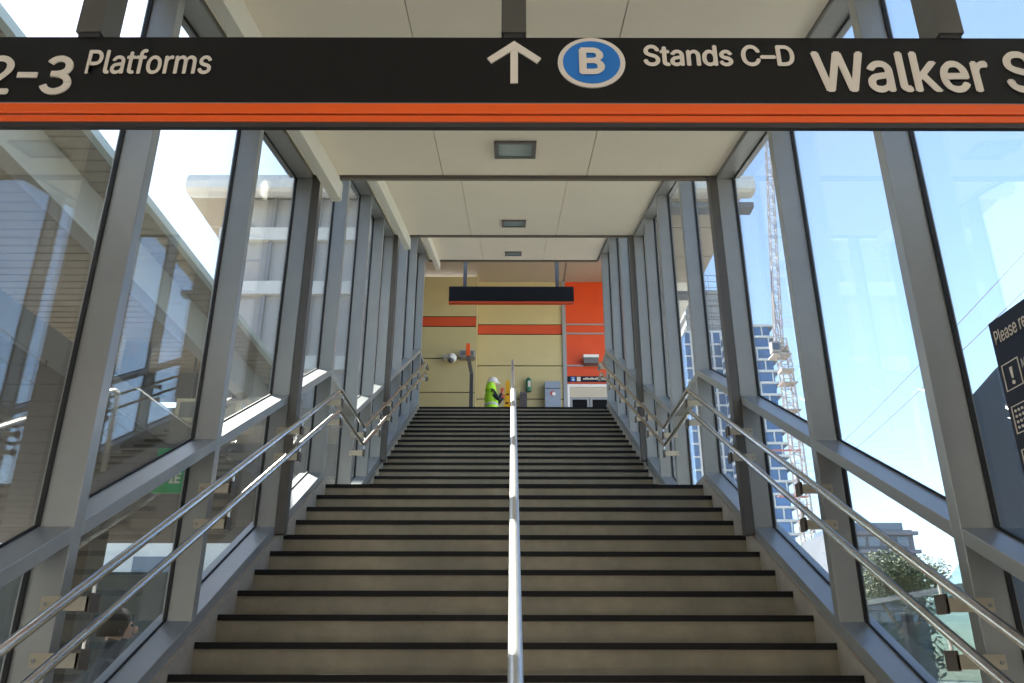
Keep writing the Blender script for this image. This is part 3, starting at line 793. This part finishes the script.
for k, (x, y, z, lb) in enumerate(((-4.95, 11.75, 5.02, 'cream framed box hanging under the platform canopy, nearer of two'), (-4.95, 13.5, 5.55, 'cream framed box hanging under the platform canopy, farther of two'))):
    e = empty('framed_box', (x, y, z), lb, 'box', 'cream boxes under canopy')
    for xa, xb, za, zb in ((-.17, .17, 0, .05), (-.17, .17, .30, .35), (-.17, -.12, .05, .30), (.12, .17, .05, .30)):
        MB().box(x+xa, x+xb, y, y+.14, z+za, z+zb).build('frame', 'cream_box', e)
    MB().box(x-.12, x+.12, y+.02, y+.13, z+.05, z+.30).build('screen', 'grey_metal', e)
    MB().tube([(x, y+.07, z+.35), (x, y+.07, 6.44)], .02, 8).build('hanger_rod', 'dark_steel', e)
rw = box('retaining_wall', -40, -2.6, 28, 28.6, -.16, 4.5, 'dark_hedge'); tag(rw, 'dark overgrown retaining wall far beyond the left glass', 'wall')
bw = empty('pale_building', (-20, 33, -.16), 'sunlit pale low building behind the retaining wall', 'building')
MB().box(-38, -4, 33, 40, -.16, 6.4).build('body', 'bright_wall', bw)
for k in range(9): MB().box(-36+k*3.5, -34.2+k*3.5, 32.9, 32.99, 4.6, 5.6).build('window', 'far_window', bw)

# ------------------------------------------------------------------ right: flank wall, balustrade, tree, towers, crane, lines
fw = empty('flank_wall', (3.3, 3.3, -.16), 'dark blue clad wall outside the right glass behind the notice', 'wall')
MB().prism([(.5, 4.2), (5.08, 3.44), (5.41, 3.36), (5.66, 3.18), (5.75, 2.4), (5.75, -.16), (.5, -.16)], 3.2, 3.5).build('wall_body', 'blue_cladding', fw)
for y in (1.6, 2.7, 3.8, 4.9): MB().box(3.18, 3.2, y, y+.02, -.16, 3.40).build('joint_strip', 'dark_steel', fw)
MB().prism([(5.76, 2.40), (6.35, 2.13), (7.68, 1.46), (10.4, .1), (10.4, -.16), (5.76, -.16)], 3.2, 3.22).build('sloping_parapet', 'glass_balustrade', fw)
gb = box('planting_bed', 2.15, 14, 3.5, 34, -.16, -.10, 'dark_hedge'); tag(gb, kind='structure')
bs = empty('glass_balustrade', (4.0, 9, -.16), 'frameless glass balustrade with dark posts outside the right glass', 'balustrade')
MB().box(3.9, 4.1, 5.5, 16, -.16, 1.20).build('upstand', 'teal_panel', bs)
for k in range(7):
    y = 5.7+k*1.5
    MB().box(4.0, 4.015, y+.07, y+1.43, 1.25, 2.24).build('pane', 'glass_balustrade', bs)
    MB().box(3.97, 4.05, y-.05, y+.05, 1.2, 2.1).build('post', 'dark_steel', bs)
MB().box(3.98, 4.04, 5.5, 16, 2.24, 2.29).build('top_rail', 'steel', bs)

def foliage(c, rx, ry, rz, n, size, seed):
    rnd = random.Random(seed); b = MB()
    lobes = [(Vector((rnd.uniform(-.6, .6)*rx, rnd.uniform(-.6, .6)*ry, rnd.uniform(-.35, .55)*rz)), rnd.uniform(.38, .6)) for _ in range(9)]
    for _ in range(n):
        lc, lr = rnd.choice(lobes)
        d = Vector((rnd.gauss(0, 1), rnd.gauss(0, 1), rnd.gauss(0, 1))).normalized()*(rnd.random()**.35)
        p = Vector(c)+lc+Vector((d.x*rx*lr, d.y*ry*lr, d.z*rz*lr))
        u = Vector((rnd.gauss(0, 1), rnd.gauss(0, 1), rnd.gauss(0, 1))).normalized(); v = u.orthogonal().normalized()
        s = size*rnd.uniform(.6, 1.3)
        b.add([p-u*s, p+v*s*.45, p+u*s, p-v*s*.45], [(0, 1, 2, 3)])
    return b
def tree(label, base, h, rx, ry, rz, n, size, seed, m, grp=None):
    t = empty('tree', base, label, 'tree', grp)
    c = (base[0], base[1], base[2]+h-rz*.9)
    f = foliage(c, rx, ry, rz, n, size, seed).build('foliage', m, t); f['kind'] = 'stuff'
    tr = MB().tube([base, (base[0]+.1, base[1], base[2]+h*.3), (base[0], base[1]+.1, base[2]+h*.55)], [.28, .22, .14], 10)
    tr.tube([(base[0], base[1], base[2]+h*.35), (base[0]+rx*.4, base[1], base[2]+h*.7)], [.14, .06], 8).tube([(base[0], base[1], base[2]+h*.4), (base[0]-rx*.4, base[1], base[2]+h*.7)], [.14, .06], 8)
    tr.build('trunk', 'bark', t, True)
    return t
tree('broad dark green tree below the far grey block', (18.45, 40, -.16), 6.75, 2.7, 2.2, 1.6, 12000, .085, 3, 'leaf')
for k, (x, y, lb) in enumerate(((6.3, 14.5, 'low leafy shrub behind the glass balustrade, nearer to the tree'), (8.6, 13.2, 'low leafy shrub behind the glass balustrade, farther right'))):
    t = empty('shrub', (x, y, -.16), lb, 'shrub', 'shrubs behind the balustrade')
    f = foliage((x, y, 1.55), 1.0, .9, .85, 2600, .07, 20+k).build('foliage', 'leaf_light', t); f['kind'] = 'stuff'
    MB().tube([(x, y, -.16), (x, y, 1.4)], .06, 8).build('stem', 'bark', t)

# camera frame vectors only used to turn a pixel and a chosen distance into a point
cP, sP = math.cos(PITCH), math.sin(PITCH)
def at_y(px, py, Y):
    d = Vector(((px-512)/F_PX, cP+sP*(py-341.5)/F_PX, sP-cP*(py-341.5)/F_PX))
    return Vector((-.022, 0, 1.6))+d*(Y/d.y)

# far grey block
fb = empty('far_building', (60, 120, -.16), 'distant flat topped grey block with horizontal window bands behind the tree', 'building')
x0 = at_y(835, 540, 120).x; x1 = at_y(914, 540, 120).x
zt = at_y(880, 521, 120).z
MB().box(x0, x1, 120, 134, -.16, zt-1.2).build('body', 'far_concrete', fb)
MB().box(x0+1.5, x1-.8, 121, 132, zt-1.2, zt).build('roof_level', 'far_window', fb)
for k in range(6):
    z = zt-1.5-k*2.6
    MB().box(x0-.4, x1+.5, 119.2, 120, z-.5, z).build('floor_band', 'far_concrete', fb)
    for j in range(5):
        a = x0+.6+j*(x1-x0-1)/5
        MB().box(a, a+(x1-x0)/5*.72, 119.8, 119.98, z-2.1, z-.7).build('window', 'far_window', fb)

# tower with white window grid, under construction on top
TW = 180.0
ta = empty('glass_tower', (44, TW, -.16), 'tall blue glass tower with white grid, unfinished grey top', 'building')
xa, xb = at_y(690, 400, TW).x, at_y(740, 400, TW).x
z_top = at_y(718, 332, TW).z
FH = 3.05
nf = int(z_top/FH)
MB().box(xa, xb, TW, TW+18, -.16, z_top).build('core', 'tower_glass', ta)
for k in range(nf-2, -1, -1):
    z = z_top-(nf-1-k)*FH
    if z < 12: break
    MB().box(xa-.2, xb+.3, TW-.35, TW+.02, z-.32, z+.05).build('floor_slab', 'tower_white', ta)
MB().box(xa-.2, xb+.3, TW-.35, TW+18, z_top-.15, z_top+.25).build('floor_slab', 'tower_white', ta)
for k, f_ in enumerate((.12, .30, .40, .56, .74, .86, .98)):
    x = xa+(xb-xa)*f_
    MB().box(x-.22, x+.22, TW-.30, TW+.02, 8, z_top).build('vertical_fin', 'tower_white', ta)
zc = at_y(718, 288, TW).z
MB().box(xa+1, xb-.6, TW+1, TW+14, z_top+.25, zc).build('bare_frame', 'tower_concrete', ta)
for k in range(5):
    z = z_top+1.5+k*3.0
    if z < zc: MB().box(xa+.5, xb-.1, TW+.4, TW+14.5, z, z+.3).build('floor_slab', 'tower_concrete', ta)
sc_ = MB(); zs = at_y(718, 274, TW).z
for k in range(6):
    x = xa+1+(xb-xa-1.4)*k/5; sc_.box(x-.05, x+.05, TW+.6, TW+.7, z_top+.3, zs)
for k in range(9):
    z = z_top+2+(zs-z_top-2)*k/8; sc_.box(xa+1, xb-.4, TW+.6, TW+.7, z-.05, z+.05)
o = sc_.build('scaffold', 'far_concrete', ta)

tb_ = empty('balcony_tower', (52, 170, -.16), 'blue apartment tower with rounded white balcony slabs beside the crane', 'building')
TB = 170.0
xa, xb = at_y(738, 400, TB).x, at_y(767, 325, TB).x+.3
z_top = at_y(765, 325, TB).z
MB().box(xa, xb, TB, TB+9, -.16, z_top).build('core', 'tower_glass', tb_)
nfl = int((z_top-6)/2.75)
for k in range(nfl):
    z = z_top-k*2.75
    r = 1.6
    poly = [(xa-.3, TB+8.6), (xa-.3, TB-.4), (xb-.6, TB-.4)]+[(xb+.1+1.1*math.sin(t), TB+.7-1.1*math.cos(t)) for t in [i*math.pi/12 for i in range(1, 7)]]+[(xb+1.2, TB+8.6)]
    MB().prism(poly, z-.40, z+.10, 'z').build('balcony_slab', 'tower_white', tb_)
    for j, f_ in enumerate(((.25, .8), (.55, .95), (.15, .62))[k % 3]):
        x = xa+(xb-xa)*f_
        MB().box(x-.14, x+.14, TB-.2, TB+.02, z-2.69, z-.28).build('window_frame', 'tower_white', tb_)
for k in range(4): MB().box(xa+.8+k*1.3, xa+.95+k*1.3, TB+.5, TB+.65, z_top, z_top+1.6+.5*(k % 2)).build('roof_post', 'tower_white', tb_)

# tower crane with lattice mast and luffing jib
CY = 150.0
ck = empty('tower_crane', (at_y(790, 400, CY).x, CY, -.16), 'white lattice tower crane with raised jib beside the towers', 'crane')
def lattice(p0, p1, w0, w1, bays, r, up=Vector((0, 1, 0))):
    p0, p1 = Vector(p0), Vector(p1); t = (p1-p0).normalized(); u = t.cross(up).normalized(); v = u.cross(t).normalized(); b = MB()
    def C(i, k):
        f_ = i/bays; w = (w0+(w1-w0)*f_)/2; p = p0+(p1-p0)*f_
        return p+u*w*((1, 1, -1, -1)[k])+v*w*((1, -1, -1, 1)[k])
    for k in range(4): b.tube([C(0, k), C(bays, k)], r, 4)
    for i in range(bays):
        for k in range(4):
            a, c = (k, (k+1) % 4) if i % 2 == 0 else ((k+1) % 4, k)
            b.tube([C(i, a), C(i+1, c)], r*.6, 3); b.tube([C(i, k), C(i, (k+1) % 4)], r*.6, 3)
    return b
mx_ = at_y(788, 385, CY).x; mz = at_y(786, 372, CY).z
lattice((mx_, CY, -.16), (mx_, CY, mz), 2.0, 2.0, 34, .16).build('mast', 'crane_white', ck)
MB().box(mx_-1.25, mx_+1.25, CY-1.25, CY+1.25, mz, mz+.5).build('slewing_ring', 'crane_white', ck)
jb = at_y(783, 330, CY)
lattice((mx_, CY, mz+.8), (mx_-.4, CY, jb.z-2), 2.2, 1.8, 5, .13).build('tower_top', 'crane_white', ck)
MB().box(mx_-2.6, mx_-.9, CY-1.2, CY+.4, jb.z-5.0, jb.z-2.8).build('cab', 'crane_white', ck)
MB().box(mx_-2.4, mx_-1.1, CY-1.28, CY-1.2, jb.z-4.6, jb.z-3.2).build('cab_window', 'far_window', ck)
MB().box(mx_-2.4, mx_+1.2, CY-1.1, CY+2.4, jb.z-5.5, jb.z-5.2).build('machine_deck', 'crane_white', ck)
MB().box(mx_-.2, mx_+1.4, CY+.8, CY+2.2, jb.z-5.2, jb.z-3.0).build('counterweight', 'far_concrete', ck)
jt = at_y(766, 110, CY)
lattice((mx_-.9, CY, jb.z-4.6), (jt.x, CY, jt.z), 1.5, 1.0, 36, .11).build('jib', 'crane_white', ck)
af = at_y(772, 293, CY)
fr_ = MB()
for dy in (-.8, .8):
    fr_.tube([(mx_-1.6, CY+dy, jb.z-5), (af.x, CY+dy*.3, af.z)], .12, 5); fr_.tube([(mx_-.2, CY+dy, jb.z-3), (af.x, CY+dy*.3, af.z)], .10, 5)
for k in range(6):
    t = k/6; fr_.tube([(mx_-1.6+(af.x-mx_+1.6)*t, CY, jb.z-5+(af.z-jb.z+5)*t), (mx_-.2+(af.x-mx_+.2)*(t+.12), CY, jb.z-3+(af.z-jb.z+3)*(t+.12))], .07, 4)
fr_.build('a_frame', 'crane_white', ck)
ap = at_y(771, 271, CY); MB().tube([af, ap], .06, 4).build('mast_antenna', 'cable', ck)
for z in (at_y(808, 450, CY).z, at_y(808, 496, CY).z, at_y(808, 553, CY).z):
    MB().box(mx_-4.6, mx_+.8, CY-.3, CY+.3, z-.12, z+.12).build('tie_bar', 'crane_red', ck)
for k, z in enumerate((mz-2.5, mz-8.0)): MB().box(mx_-1.6, mx_+1.6, CY-1.5, CY+1.5, z, z+.12).build('mast_collar', 'crane_white', ck)

# overhead lines
for k, (a, b, lb) in enumerate((((1060, 213, 26), (820, 463, 90), 'upper thin overhead line across the sky behind right glass'), ((1060, 255, 26), (820, 478, 90), 'lower thin overhead line across the sky behind right glass'))):
    p, q = at_y(*a), at_y(*b)
    pts = [p+(q-p)*t+Vector((0, 0, -1.2*t*(1-t))) for t in [i/12 for i in range(13)]]
    o = MB().tube(pts, .022, 5).build('overhead_line', 'cable'); tag(o, lb, 'cable', 'overhead lines')
